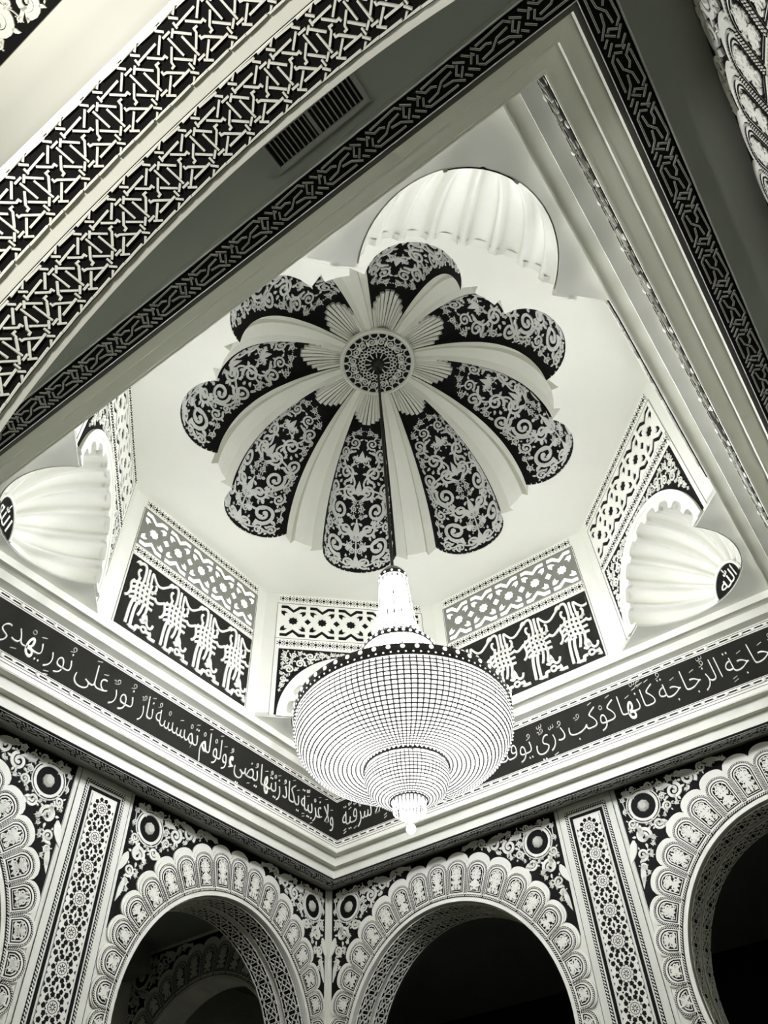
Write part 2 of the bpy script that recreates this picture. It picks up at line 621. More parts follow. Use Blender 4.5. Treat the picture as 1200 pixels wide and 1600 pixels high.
VOU = []
for k in range(-11, 12):
    th = PI / 2 + k * PITCH
    ro = Rout(th)
    hw = PITCH / 2
    r0 = AR + 0.085
    lip = 0.125 * min(1.0, max(0.16, (ro - 1.93) / 0.42))

    def top(frac, rr, drop, n=13):
        """rounded head from the right edge to the left edge"""
        return [pol(rr - drop * (1 - math.sqrt(max(0, 1 - (u * 0.985) ** 2))), th + u * hw * frac) for u in np.linspace(-1, 1, n)]

    def arch_shape(frac, ra, rb, drop):
        return [pol(ra, th + hw * frac), pol(ra, th), pol(ra, th - hw * frac)] + top(frac, rb, drop)

    body = plate(arch_shape(1.0, AR + 0.005, ro, 0.125), (), -0.030, 0.0)
    body2 = plate(arch_shape(1.0, AR + 0.055, ro - lip * 0.45, 0.13), (), -0.042, -0.02)
    bm = mesh_of('voussoir', *join([body, body2]), 'relief')
    dark, white, fl = Relief(), Relief(), Relief()
    rr = ro - lip
    path = [pol(r0 + 0.01, th - hw * 0.90)] + top(0.90, rr, 0.135) + [pol(r0 + 0.01, th + hw * 0.90)]
    rope(dark, white, path, 0.026)
    rope(dark, white, [pol(AR + 0.066, th - hw + 2 * hw * i / 4) for i in range(5)], 0.032)
    ri = rr - 0.045
    dark.stroke([pol(r0 + 0.03, th - hw * 0.68)] + top(0.68, ri, 0.10) + [pol(r0 + 0.03, th + hw * 0.68)], 0.012, True)
    ri2 = ri - 0.022
    ra = r0 + 0.045
    dark.fill([pol(ra, th + hw * 0.56), pol(ra, th), pol(ra, th - hw * 0.56)] + top(0.56, ri2, 0.085, 9))
    length = ri2 - ra
    wdt = ra * hw * 0.56
    ft = Relief()

    def in_niche(x, y):
        lim = wdt * (1 + 0.22 * y / max(length, 0.01))
        if abs(x) > lim or y < 0.002 or y > length:
            return False
        return y < length - 0.085 * (1 - math.sqrt(max(0, 1 - (x / lim * 0.985) ** 2)))

    arabesque(ft, in_niche, (0, wdt * 1.25, 0, length), min(0.055, wdt * 0.5), 0.009, 30 + k % 2, True, 0.42, 120, (), 0.82, 5)
    ft.leaf(0, 0.01, PI / 2, length * 0.5, 0.035)
    ft.leaf(0, length * 0.5, PI / 2, length * 0.46, 0.04)
    for s_ in (1, -1):
        ft.leaf(0, length * 0.45, PI / 2 - s_ * 0.8, wdt * 1.1, 0.03, s_ * 0.5)
        ft.leaf(0, length * 0.45, -PI / 2 + s_ * 0.8, wdt * 1.1, 0.03, -s_ * 0.5)
    ct, st = math.cos(th), math.sin(th)

    def niche_map(x, y, h, ct=ct, st=st, ra=ra):
        r = ra + y
        return np.stack([r * ct + x * st, -(h + 0.046), r * st - x * ct], 1)

    V1, F1 = white.build(wallmap(0.046), 0.005)
    V2, F2 = ft.build(niche_map, 0.006)
    VOU.append((bm, mesh_of('voussoir_ground', *dark.build(wallmap(0.041), 0.005), 'black'), mesh_of('voussoir_carving', *join([(V1, F1), (V2, F2)]), 'relief')))

ringm = mesh_of('arch_edge', *plate(arc(0, 0, AR + 0.045, -16, 196, 61) + arc(0, 0, AR - 0.004, 196, -16, 61), (), -0.038, 0.0), 'relief')

# --- spandrels (half: pilaster side +x)
sp_arc = [pol(Rout(R_(a)) - 0.10, R_(a)) for a in np.linspace(90, 24, 24)]
SPX, SPZ = 1.985, 2.44
spm = mesh_of('spandrel_ground', *plate([(0, SPZ)] + sp_arc + [(SPX, 0.83), (SPX, SPZ)], (), -0.008, 0.0), 'black')


def in_span(x, y):
    if x > SPX - 0.03 or y > SPZ - 0.03 or x < 0.12 or y < 0.9:
        return False
    if (x - 1.66) ** 2 + (y - 2.11) ** 2 < 0.19 ** 2:
        return False
    return math.hypot(x, y) > Rout(math.atan2(y, x)) + 0.005


sr = Relief()
sr.ring(1.66, 2.11, 0.185, 0.035, 28)
sr.ring(1.66, 2.11, 0.225, 0.014, 28)
fx = []
arabesque(sr, in_span, (0.1, SPX, 0.9, SPZ), 0.115, 0.022, 5, False, 0.36, 260, fx, 0.85, 5)
# large corner leaves along the border
for x, y, a, l, wd, b in ((1.9, 2.36, 3.6, 0.2, 0.09, 0.5), (1.92, 1.72, -1.35, 0.3, 0.10, 0.35), (1.9, 1.40, -1.45, 0.28, 0.07, 0.2), (1.1, 2.36, 3.3, 0.28, 0.10, 0.35), (0.75, 2.40, 3.2, 0.3, 0.07, 0.2),
                          (1.5, 1.86, 3.9, 0.18, 0.08, 0.4), (1.42, 2.26, 2.9, 0.2, 0.08, 0.6), (1.78, 1.88, -1.2, 0.2, 0.07, -0.5)):
    sr.leaf(x, y, a, l, wd, b)
spr = mesh_of('spandrel_carving', *sr.build(wallmap(0.008), 0.012), 'relief')
bossV, bossF = lathe([(0.001, -0.05), (0.05, -0.045), (0.078, -0.02), (0.085, 0.0)], 8)
bossm = mesh_of('boss', np.stack([bossV[:, 0] + 1.66, bossV[:, 2], bossV[:, 1] + 2.11], 1), bossF, 'relief_grey')

# --- intrados lattice unit
LAT = [[(0.179, 0.2707), (-0.044, 0.2222), (-0.113, 0.2247), (-0.127, 0.2091)], [(-0.215, 0.1907), (-0.481, 0.1312)], [(-0.519, 0.2708), (-0.768, 0.2132)], [(0.127, 0.1887), (0.131, 0.1733), (0.062, 0.1695), (-0.209, 0.114)], [(-0.279, 0.2987), (-0.028, 0.2462)], [(0.05, 0.2218), (0.133, 0.2229), (0.14, 0.2043), (0.342, 0.1543)], [(-0.322, 0.2322), (-0.135, 0.1867), (-0.129, 0.1677), (-0.059, 0.1653)], [(0.031, 0.1476), (0.288, 0.0943)], [(-0.366, 0.2691), (-0.405, 0.1708)], [(-0.596, 0.2358), (-0.642, 0.1272)], [(-0.119, 0.2871), (0.371, 0.2799)], [(-0.329, 0.1122), (0.132, 0.1073)], [(-0.624, 0.3001), (-0.62, 0.2697)], [(-0.552, 0.2823), (-0.426, 0.2583)], [(-0.469, 0.2832), (-0.283, 0.2819)], [(-0.59, 0.1402), (-0.451, 0.1139)], [(-0.388, 0.1343), (-0.397, 0.0987)], [(-0.738, 0.1152), (-0.564, 0.1141)], [(-0.304, 0.102), (-0.421, 0.0716)], [(-0.65, 0.1004), (-0.804, 0.0695)], [(-0.258, 0.3272), (-0.378, 0.2976)], [(-0.609, 0.3271), (-0.743, 0.2962)], [(-0.707, 0.3228), (-0.811, 0.3403), (-0.424, 0.3372)], [(-0.329, 0.3332), (0.125, 0.3363)], [(-0.587, 0.0582), (-0.21, 0.0553), (-0.311, 0.0751)], [(-0.143, 0.0601), (0.398, 0.0558)]]
LSTEP = R_(8.7)


def cylmap(x, y, h):
    # x: arc angle (rad), y: depth into the wall, h: height over the soffit (towards the arch centre)
    r = AR - 0.006 - h
    return np.stack([r * np.sin(x), y, r * np.cos(x)], 1)


lr = Relief()
for st in LAT:
    lr.stroke([(t * LSTEP * AR, s) for t, s in st], 0.0110)
LATM = mesh_of('lattice_star', *lr.build(lambda x, y, h: cylmap(x / AR, y, h), 0.012), 'relief')


def cyl_sheet(y0, y1, r, a0, a1, n=60):
    V, F = [], []
    for i in range(n + 1):
        a = R_(a0 + (a1 - a0) * i / n)
        for y in (y0, y1):
            V.append((r * math.sin(a), y, r * math.cos(a)))
    for i in range(n):
        F.append((2 * i, 2 * i + 2, 2 * i + 3, 2 * i + 1))
    return np.array(V), F


LGRD = mesh_of('lattice_ground', *join([cyl_sheet(0.045, 0.352, AR - 0.005, -106, 106), cyl_sheet(0.425, 0.712, AR - 0.005, -106, 106)]), 'black')
lb = Relief()
for yy in (0.052, 0.345, 0.432, 0.705):
    lb.stroke([(R_(a), yy) for a in np.linspace(-106, 106, 61)], 0.005)
LBRD = mesh_of('lattice_border', *lb.build(cylmap, 0.006), 'relief')


def dress_intrados(wall, ax):
    loc = (ax, 0, AZ)
    put('lattice_ground', LGRD, wall, loc)
    put('lattice_border', LBRD, wall, loc)
    for off in (0.0, 0.372):
        for i in range(-12, 13):
            o = put('lattice_star', LATM, wall, (ax, off, AZ))
            o.rotation_euler = (0, i * LSTEP + (0.02 if off else 0.0), 0)


def dress_arch(wall, ax, halves=(1, -1)):
    for bm, dm, cm in VOU:
        v = put('voussoir', bm, wall, (ax, 0, AZ))
        put('panel_ground', dm, v)
        put('carving', cm, v)
    put('arch_edge', ringm, wall, (ax, 0, AZ))
    for s in halves:
        p = put('spandrel', spm, wall, (ax, 0, AZ))
        p.scale = (s, 1, 1)
        put('spandrel_carving', spr, p)
        put('boss', bossm, p)


# --- pilaster
PIL_BODY = mesh_of('pilaster', *join([box(-0.455, 0.455, -0.012, 0.0, 0.0, ZS), box(-0.40, 0.40, -0.026, 0.0, 0.0, ZS)]), 'plaster')
pg, pw = Relief(), Relief()
ztop = 6.585
for s in (1, -1):
    rope(pg, pw, [(s * 0.288, 1.5), (s * 0.288, ztop - 0.03)], 0.042)
    pg.stroke([(s * 0.225, 1.5), (s * 0.225, ztop - 0.09)], 0.042)
rope(pg, pw, [(-0.30, ztop - 0.03), (0.30, ztop - 0.03)], 0.042)
pg.stroke([(-0.246, ztop - 0.11), (0.246, ztop - 0.11)], 0.042)
pg.fill(rect(-0.178, 0.178, 1.5, ztop - 0.155))
for s in (1, -1):
    pg.stroke([(s * 0.402, 1.5), (s * 0.402, ZS)], 0.005)
RP = 0.353
rho = RP / 2
zr0 = 6.28
pw.fill(rect(-0.176, 0.176, 1.5, ztop - 0.157))
pd = Relief()
for i in range(0, 14):
    zc = zr0 - i * RP
    if i < 13:
        for k in range(8):
            a = k * PI / 4 + 0.2
            pd.leaf(0.012 * math.cos(a), zc + 0.012 * math.sin(a), a, 0.034, 0.011)
        pd.ring(0, zc, 0.058, 0.006, 16)
    for k in range(10):
        a = PI / 2 + (k + 0.5) * PI / 5
        x, z = 0.112 * math.cos(a), zc + 0.112 * math.sin(a)
        if z < ztop - 0.18:
            pd.disc(x, z, 0.030, 5, a)
            b = a + PI / 10
            x2, z2 = 0.084 * math.cos(b), zc + 0.084 * math.sin(b)
            pd.disc(x2, z2, 0.013, 3, b)
    for s in (1, -1):
        pd.fill([(s * 0.174, zc + 0.022), (s * 0.152, zc), (s * 0.174, zc - 0.022)])
        zm = zc - RP / 2
        for q in (1, -1):
            pd.disc(s * 0.128, zm + q * 0.046, 0.031, 5, PI / 2 if q > 0 else -PI / 2)
            pd.disc(s * 0.058, zm + q * 0.030, 0.026, 5, PI / 2)
            pd.fill([(s * 0.174, zm + q * 0.088), (s * 0.160, zm + q * 0.105), (s * 0.174, zm + q * 0.122)])
            pd.disc(s * 0.092, zm + q * 0.078, 0.015, 3, PI / 2)
        pd.fill([(s * 0.174, zm + 0.03), (s * 0.150, zm), (s * 0.174, zm - 0.03)])
        pd.disc(s * 0.095, zm, 0.013, 4)
    pd.fill([(0, zc - RP / 2 + 0.036), (-0.016, zc - RP / 2), (0, zc - RP / 2 - 0.036), (0.016, zc - RP / 2)])
PIL = (PIL_BODY, mesh_of('pilaster_ground', *pg.build(wallmap(0.026), 0.004), 'black'), mesh_of('star_strapwork', *pw.build(wallmap(0.029), 0.007), 'relief'),
       mesh_of('rosette_cuts', *pd.build(wallmap(0.036), 0.003), 'black'))


def dress_pilaster(wall):
    p = put('pilaster', PIL[0], wall)
    put('strip_ground', PIL[1], p)
    put('star_strapwork', PIL[2], p, kind='stuff')
    put('rosette_cuts', PIL[3], p, kind='stuff')


for side in ('far_left', 'far_right'):
    for ax in (-AX, AX):
        dress_arch(WALLS[side], ax)
        dress_intrados(WALLS[side], ax)
    dress_pilaster(WALLS[side])
dress_arch(WALLS['near_right'], AX)
dress_intrados(WALLS['near_left'], -AX)
# slim corner bead between the two far walls
struct('trim_5', mesh_of('corner_bead', *box(-4.53, -4.485, -4.53, -4.485, 0, ZS), 'plaster'), 'slim white corner bead where the two carved walls meet', 'trim')

# ------------------------------------------------------------------ drum walls (octagon)
HS = CW * math.tan(R_(22.5))
KUF_W, KUF_Z0, KUF_Z1 = 1.2, 7.955, 9.165
L0, L1 = 9.395, 10.12
# pierced lattice
U = 0.48
hx_, hz_ = U / 314.0, (L1 - L0) / 2 / 172.0
zl = (L0 + L1) / 2


def unit_holes(cx):
    out = []
    q = lambda pts: [(cx + x * hx_, zl + y * hz_) for x, y in pts]
    out.append(q([((56 if i % 2 == 0 else 42) * math.cos(i * PI / 8), (42 if i % 2 == 0 else 32) * math.sin(i * PI / 8)) for i in range(16)]))
    ch = [(-135, 158), (-62, 158), (0, 116), (62, 158), (135, 158), (135, 124), (70, 124), (0, 82), (-70, 124), (-135, 124)]
    out.append(q(ch))
    out.append(q([(x, -y) for x, y in ch][::-1]))
    ar = [(-135, 103), (-95, 103), (-52, 76), (-90, 73), (-95, 43), (-130, 68)]
    for sx in (1, -1):
        for sz in (1, -1):
            p = [(x * sx, y * sz) for x, y in ar]
            out.append(q(p if sx * sz > 0 else p[::-1]))
    return out


holes = []
for i in range(-2, 3):
    holes += unit_holes(i * U)
for i in range(-2, 2):
    cx = (i + 0.5) * U
    holes.append([(cx - 40 * hx_, zl), (cx, zl - 32 * hz_), (cx + 40 * hx_, zl), (cx, zl + 32 * hz_)])
SCREEN_V, SCREEN_F = plate(rect(-1.215, 1.215, L0, L1), holes, -0.004, 0.010)
SCREEN_SHADED = mesh_of('pierced_screen', SCREEN_V, SCREEN_F, 'screen')
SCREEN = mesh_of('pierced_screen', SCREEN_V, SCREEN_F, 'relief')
PANE = mesh_of('screen_backing', *box(-1.21, 1.21, 0.05, 0.07, L0, L1), 'pane')
BACK = mesh_of('screen_backing', *box(-1.21, 1.21, 0.012, 0.03, L0, L1), 'black')
# small hexagon strips
hs = Relief()
for zc in (10.225, 9.28):
    n = 20
    for i in range(-n // 2, n // 2 + 1):
        x = i * 0.115
        hs.disc(x, zc, 0.027, 6, 0.5)
        for k in range(6):
            a = k * PI / 3 + PI / 6
            hs.disc(x + 0.046 * math.cos(a), zc + 0.046 * math.sin(a), 0.0165, 3, a)
        hs.disc(x + 0.0575, zc, 0.013, 4)
        hs.disc(x + 0.0575, zc + 0.055, 0.011, 3)
        hs.disc(x + 0.0575, zc - 0.055, 0.011, 3)
HEX = mesh_of('hexagon_strip', *hs.build(wallmap(0.012), 0.003), 'black')
STRIP = mesh_of('strip_board', *join([box(-1.21, 1.21, -0.012, 0, 10.14, 10.31), box(-1.21, 1.21, -0.012, 0, 9.19, 9.37)]), 'relief')
fr = Relief()
for s in (1, -1):
    fr.stroke([(s * 1.232, 7.95), (s * 1.232, 10.13)], 0.008)
fr.stroke([(-1.232, 10.128), (1.232, 10.128)], 0.008)
fr.stroke([(-1.232, 9.383), (1.232, 9.383)], 0.006)
FRM = mesh_of('frame_line', *fr.build(wallmap(0.0), 0.004), 'strip')
# kufic panel
kf = Relief()
KU = 0.6
KH = KUF_Z1 - KUF_Z0


def kp(i, u, v):
    return (-(i - 1.5) * KU + (0.5 - u) * -1 * KU * 1.0, KUF_Z0 + KH * v)


def kst(i, pts, wd):
    P = [np.array(kp(i, u, v)) for u, v in pts]
    # smooth
    for _ in range(2):
        if len(P) > 2:
            Q = [P[0]]
            for a, b in zip(P[:-1], P[1:]):
                Q += [a * 0.75 + b * 0.25, a * 0.25 + b * 0.75]
            P = Q + [P[-1]]
    kf.stroke(P, wd)


for i in range(4):
    W = 0.038
    # basket weave
    for k, u in enumerate((0.27, 0.39, 0.51, 0.63)):
        kst(i, [(u + 0.05, 0.74), (u + 0.01, 0.62), (u + 0.03, 0.50), (u + 0.07, 0.38)], W)
    for k, v in enumerate((0.43, 0.505, 0.58, 0.655)):
        kst(i, [(0.17, v - 0.035), (0.30, v + 0.01), (0.50, v + 0.012), (0.68, v - 0.015), (0.83, v - 0.02 + 0.012 * k)], W)
    # rising stems with flowing tops
    kst(i, [(0.44, 0.72), (0.44, 0.90), (0.40, 0.95), (0.30, 0.95), (0.22, 0.90)], W)
    kst(i, [(0.53, 0.72), (0.53, 0.93)], W)
    kst(i, [(0.64, 0.70), (0.62, 0.93), (0.72, 0.85), (0.82, 0.79), (0.95, 0.79), (1.10, 0.86), (1.20, 0.91)], W * 0.85)
    kf.leaf(*kp(i, 0.26, 0.95), 3.5, 0.10, 0.045, 0.5)
    kst(i, [(0.31, 0.72), (0.24, 0.78), (0.26, 0.84), (0.31, 0.83)], W * 0.85)
    kst(i, [(0.72, 0.62), (0.80, 0.68), (0.82, 0.74), (0.77, 0.77)], W * 0.85)
    # sides
    kst(i, [(0.20, 0.66), (0.12, 0.60), (0.17, 0.50), (0.13, 0.42), (0.05, 0.39)], W * 0.95)
    kst(i, [(0.82, 0.60), (0.90, 0.55), (1.0, 0.57), (1.12, 0.62)], W * 0.95)
    # legs and foot
    kst(i, [(0.30, 0.42), (0.25, 0.30), (0.24, 0.06)], W * 1.15)
    kst(i, [(0.42, 0.40), (0.37, 0.28), (0.37, 0.05), (0.37, 0.05), (0.52, 0.05), (0.52, 0.05), (0.52, 0.10), (0.62, 0.10)], W * 1.15)
    kst(i, [(0.57, 0.40), (0.55, 0.31), (0.50, 0.24)], W)
    kst(i, [(0.69, 0.40), (0.68, 0.31), (0.63, 0.25), (0.68, 0.21)], W)
    kf.ring(*kp(i, 0.73, 0.11), 0.042, 0.030, 14)
    kst(i, [(0.82, 0.10), (0.92, 0.10), (0.92, 0.10), (0.92, 0.05), (0.92, 0.05), (1.02, 0.05), (1.08, 0.05)], W * 1.15)
    kst(i, [(0.58, 0.21), (0.68, 0.17), (0.73, 0.27), (0.80, 0.16), (0.92, 0.17), (0.95, 0.23)], W * 0.9)
    kf.leaf(*kp(i, 0.73, 0.19), PI / 2, 0.15, 0.07)
# keep the carving inside its board
V, F = kf.build(wallmap(0.014), 0.016)
V[:, 0] = np.clip(V[:, 0], -KUF_W + 0.02, KUF_W - 0.02)
KUFIC = mesh_of('kufic_carving', V, F, 'relief')
KGRD = mesh_of('kufic_board', *box(-KUF_W, KUF_W, -0.014, 0, KUF_Z0, KUF_Z1), 'charcoal')
# diagonal spandrel and scalloped ring
dsp_out = [(-1.15, KUF_Z0)] + [(-1.13, KUF_Z0)] + arc(0, ZT, 1.13, 178, 2, 41) + [(1.13, KUF_Z0), (1.15, KUF_Z0), (1.15, KUF_Z1), (-1.15, KUF_Z1)]
dsp_out = [(-1.16, KUF_Z0)] + arc(0, ZT, 1.125, 178, 2, 41) + [(1.16, KUF_Z0), (1.16, KUF_Z1 + 0.005), (-1.16, KUF_Z1 + 0.005)]
DSP = mesh_of('squinch_spandrel', *plate(dsp_out, (), -0.010, 0.0), 'black')
ds = Relief()
arabesque(ds, lambda x, y: abs(x) < 1.13 and y < KUF_Z1 - 0.02 and y > KUF_Z0 and math.hypot(x, y - ZT) > 1.155, (0, 1.13, KUF_Z0, KUF_Z1), 0.085, 0.014, 9, True, 0.30, 260, (), 0.84, 4)
DSR = mesh_of('spandrel_carving', *ds.build(wallmap(0.010), 0.010), 'relief')


def scal(phi):
    """inner edge radius of the scalloped ring, nine notches"""
    u = (phi / 20.0) % 1.0
    q = abs(u - 0.5) / 0.36
    return 0.895 + (0.095 * math.sqrt(max(0, 1 - q ** 4)) if q < 1 else 0.0)


inner = [((scal(p)) * math.cos(R_(p)), ZT + scal(p) * math.sin(R_(p))) for p in np.linspace(180, 0, 217)]
RING = mesh_of('scalloped_ring', *join([plate(arc(0, ZT, 1.10, 0, 180, 61) + inner, (), -0.030, 0.03), plate(arc(0, ZT, 1.125, 0, 180, 61) + arc(0, ZT, 1.045, 180, 0, 61), (), -0.045, 0.0)]), 'plaster')

NAMES = {0: 'near_left', 45: 'near_corner', 90: 'near_right', 135: 'right_corner', 180: 'far_right', 225: 'far_corner', 270: 'far_left', 315: 'left_corner'}
DRUM_LABEL = {
    0: 'drum wall above the arch with the lattice soffit', 45: 'drum wall of the shell nearest the air vent',
    90: 'drum wall seen edge on beside the right hand mouldings', 135: 'bright drum wall with a scalloped arch above the right hand shell',
    180: 'drum wall with a daylit screen and kufic panel, its edge behind the chandelier stem', 225: 'drum wall with a scalloped arch directly behind the chandelier',
    270: 'drum wall with a daylit screen and kufic panel left of the chandelier', 315: 'drum wall with a scalloped arch above the left hand shell'}
hole = arc(0, ZT, 1.0, 180, 0, 41)
for ang, nm in NAMES.items():
    a = R_(ang)
    diag = ang % 90 != 0
    lat = rect(-1.2, 1.2, L0 + 0.01, L1 - 0.01)
    if diag:
        out = [(-HS, ZT)] + hole + [(HS, ZT), (HS, ZC + 0.05), (-HS, ZC + 0.05)]
    else:
        out = rect(-HS, HS, ZT, ZC + 0.05)
    wl = struct('wall_drum_' + nm, mesh_of('drum_wall', *plate(out, [lat], 0.0, 0.12), 'plaster'), DRUM_LABEL[ang], 'wall', loc=(CW * math.cos(a), CW * math.sin(a), 0), rotz=a - PI / 2)
    put('frame_line', FRM, wl)
    st = put('strip_board', STRIP, wl)
    put('hexagon_strip', HEX, st, kind='stuff')
    sc = put('pierced_screen', SCREEN if diag else SCREEN_SHADED, wl)
    put('screen_backing', BACK if diag else PANE, sc)
    if diag:
        p = put('spandrel', DSP, wl)
        put('carving', DSR, p)
        put('scalloped_ring', RING, wl)
    else:
        p = put('kufic_panel', KGRD, wl, label='black panel of interlaced white kufic script')
        put('kufic_carving', KUFIC, p, kind='stuff')

# ------------------------------------------------------------------ shell squinches
SH_LABEL = {135: 'scalloped white half dome with a black script cartouche, beside the right hand mouldings', 225: 'scalloped half dome hidden behind the chandelier bowl',
            315: 'scalloped white half dome with a black cartouche cut by the left picture edge', 45: 'bright scalloped half dome at the top of the square opening, seen from below'}


def shell_R(phi, al):
    u = (phi / 20.0) % 1.0
    q = abs(u - 0.5) / 0.40
    amp = (0.115 * math.sqrt(max(0, 1 - q ** 2.2)) if q < 1 else 0.0)
    return 0.885 + amp * min(1.0, al / 45.0 + 0.10)


LOBES = []
for k in range(9):
    V, F = [], []
    nu, nv = 12, 14
    for i in range(nu + 1):
        phi = 20.0 * k + 20.0 * i / nu
        for j in range(nv + 1):
            al = 1.5 + 88.5 * j / nv
            r = shell_R(min(phi, 20.0 * k + 19.999), al)
            V.append((r * math.sin(R_(al)) * math.cos(R_(phi)), r * math.cos(R_(al)) * 1.065, r * math.sin(R_(al)) * math.sin(R_(phi))))
    for i in range(nu):
        for j in range(nv):
            b = i * (nv + 1) + j
            F.append((b, b + nv + 1, b + nv + 2, b + 1))
    LOBES.append(mesh_of('lobe', V, F, 'plaster', True))
shelf = mesh_of('corner_shelf', *plate([(-HS - 0.02, 0.0)] + [(-0.9, 0)] + [(x, y * 1.06) for x, y in arc(0, 0, 0.9, 178, 2, 31)] + [(0.9, 0), (HS + 0.02, 0.0), (0, HS + 0.02)], (), 0.0, 0.08, lambda x, y, d: np.stack([x, y, d], 1)), 'plaster')
def cap(al0, al1, R, lift0, lift1, n=24, m=6):
    """half ring of the shell around its pole, lifted off the surface"""
    V, F = [], []
    for i in range(n + 1):
        p = PI * i / n
        for j in range(m + 1):
            q = R_(al0 + (al1 - al0) * j / m)
            r = R - (lift0 if j in (0, m) else lift1)
            V.append((r * math.sin(q) * math.cos(p), r * math.cos(q) * 1.065, r * math.sin(q) * math.sin(p)))
    for i in range(n):
        for j in range(m):
            b = i * (m + 1) + j
            F.append((b, b + 1, b + m + 2, b + m + 1))
    return V, F


CBK = mesh_of('cartouche', *cap(0.5, 19.0, 0.885, 0.012, 0.012), 'black', True)
CFR = mesh_of('cartouche_frame', *cap(18.5, 21.5, 0.885, 0.0, 0.022), 'plaster')
gv, gf = raw_glyph('\uFDF2', 0.02, 0.0)
s_ = 0.36 / (gv[:, 0].max() - gv[:, 0].min())
gx = (gv[:, 0] - (gv[:, 0].max() + gv[:, 0].min()) / 2) * s_
gz = (gv[:, 1] - gv[:, 1].min()) * s_ * 0.80 + 0.025
gr = 0.869 - gv[:, 2] * 0.1
CTX = mesh_of('cartouche_script', np.stack([gx, 1.065 * np.sqrt(gr ** 2 - gx ** 2 - gz ** 2), gz], 1), gf, 'relief')
for ang in (45, 135, 225, 315):
    a = R_(ang)
    t = put('scalloped_half_dome', None, None, (CW * math.cos(a), CW * math.sin(a), ZT), a - PI / 2, label=SH_LABEL[ang], category='half dome', group='scalloped half domes in the corners')
    put('corner_shelf', shelf, t, (0, 0, -0.006))
    for me in LOBES:
        put('lobe', me, t)
    c = put('cartouche', CBK, t, label='black half round cartouche with white script')
    put('cartouche_frame', CFR, c)
    put('cartouche_script', CTX, c)

# ------------------------------------------------------------------ lobed dome
PROF = np.array([(2.48, 10.34), (2.475, 10.5), (2.45, 10.70), (2.36, 11.05), (2.22, 11.37), (2.0, 11.68), (1.73, 11.93), (1.36, 12.16), (1.05, 12.29), (0.80, 12.36), (0.58, 12.40)])
_seg = np.hypot(*np.diff(PROF, axis=0).T)
_cum = np.concatenate([[0], np.cumsum(_seg)])
ST = _cum[-1]
_fine = np.linspace(0, ST, 120)
_pr = np.stack([np.interp(_fine, _cum, PROF[:, 0]), np.interp(_fine, _cum, PROF[:, 1])], 1)
for _ in range(30):
    _pr[1:-1] = 0.25 * _pr[:-2] + 0.5 * _pr[1:-1] + 0.25 * _pr[2:]
_tan = np.gradient(_pr, axis=0)
_tan /= np.linalg.norm(_tan, axis=1, keepdims=True)
_nor = np.stack([_tan[:, 1], -_tan[:, 0]], 1)       # outward


def prof(s):
    s = np.clip(s, 0, ST)
    f = lambda c: np.interp(s, _fine, c)
    return f(_pr[:, 0]), f(_pr[:, 1]), f(_nor[:, 0]), f(_nor[:, 1])


LB_A = R_(14.6)
EDGE = 0.962


def lobe_half(s):
    r = prof(s)[0] * EDGE
    return r * math.sin(LB_A) * 1.32


def lobe_map(x, y, h):
    """x: arc across, y: distance up from the rim, h: inward height"""
    r, z, nr, nz = prof(y)
    r = r * EDGE
    hw = r * math.sin(LB_A)
    a = np.clip(x / (hw * 1.32), -1, 1) * PI / 2
    B = hw * 0.86
    off = B * np.cos(a)
    lat = hw * np.sin(a)
    rad = r * math.cos(LB_A) + nr * off
    zz = z + nz * off
    # inward normal approx
    nx = -np.cos(a) * nr
    ny = -np.sin(a)
    nzz = -np.cos(a) * nz
    return np.stack([rad + nx * h, lat + ny * h, zz + nzz * h], 1)


nu, nv = 20, 40
V, F = [], []
for i in range(nu + 1):
    for j in range(nv + 1):
        s = ST * j / nv
        V.append((-1 + 2 * i / nu, s))
V = np.array(V)
V[:, 0] *= np.array([lobe_half(s) for s in V[:, 1]])
LV = lobe_map(V[:, 0], V[:, 1], np.zeros(len(V)))
for i in range(nu):
    for j in range(nv):
        b = i * (nv + 1) + j
        F.append((b, b + 1, b + nv + 2, b + nv + 1))
LOBE = mesh_of('dome_lobe', LV, F, 'black', True)
FAN0 = ST - 0.80
dr = Relief()


def in_lobe(x, y):
    return 0.04 < y < FAN0 + 0.10 - abs(x) * 0.5 and abs(x) < lobe_half(y) * 0.88


fixed = [(0.34, 0.42, 0.20), (0.30, 1.02, 0.17), (0.22, 1.58, 0.14), (0.14, 2.06, 0.105)]
arabesque(dr, in_lobe, (0, 0.95, 0.03, FAN0 + 0.1), 0.15, 0.034, 21, True, 0.27, 300, fixed, 0.86, 5)
for y, l in ((0.10, 0.22), (0.62, 0.26), (1.25, 0.22), (1.75, 0.18)):
    dr.leaf(0, y, PI / 2, l, 0.09)
    for s in (1, -1):
        dr.leaf(s * 0.03, y + 0.02, PI / 2 - s * 0.7, l * 0.7, 0.06, -s * 0.5)
dr.stroke([(0, 0.1), (0, 0.9)], 0.02, step=0.05)
for s in (1, -1):
    q = [(s * 0.02, 0.55), (s * 0.16, 0.72), (s * 0.50, 0.95), (s * 0.52, 1.15), (s * 0.36, 1.30), (s * 0.08, 1.36), (s * 0.06, 1.48), (s * 0.30, 1.72), (s * 0.28, 1.86), (s * 0.1, 1.92)]
    P = [np.array(p) for p in q]
    for _ in range(3):
        Q = [P[0]]
        for a, b in zip(P[:-1], P[1:]):
            Q += [a * 0.75 + b * 0.25, a * 0.25 + b * 0.75]
        P = Q + [P[-1]]
    dr.stroke(P, 0.028)
LOBER = mesh_of('lobe_carving', *dr.build(lobe_map, 0.016, 0.002), 'dome_relief')
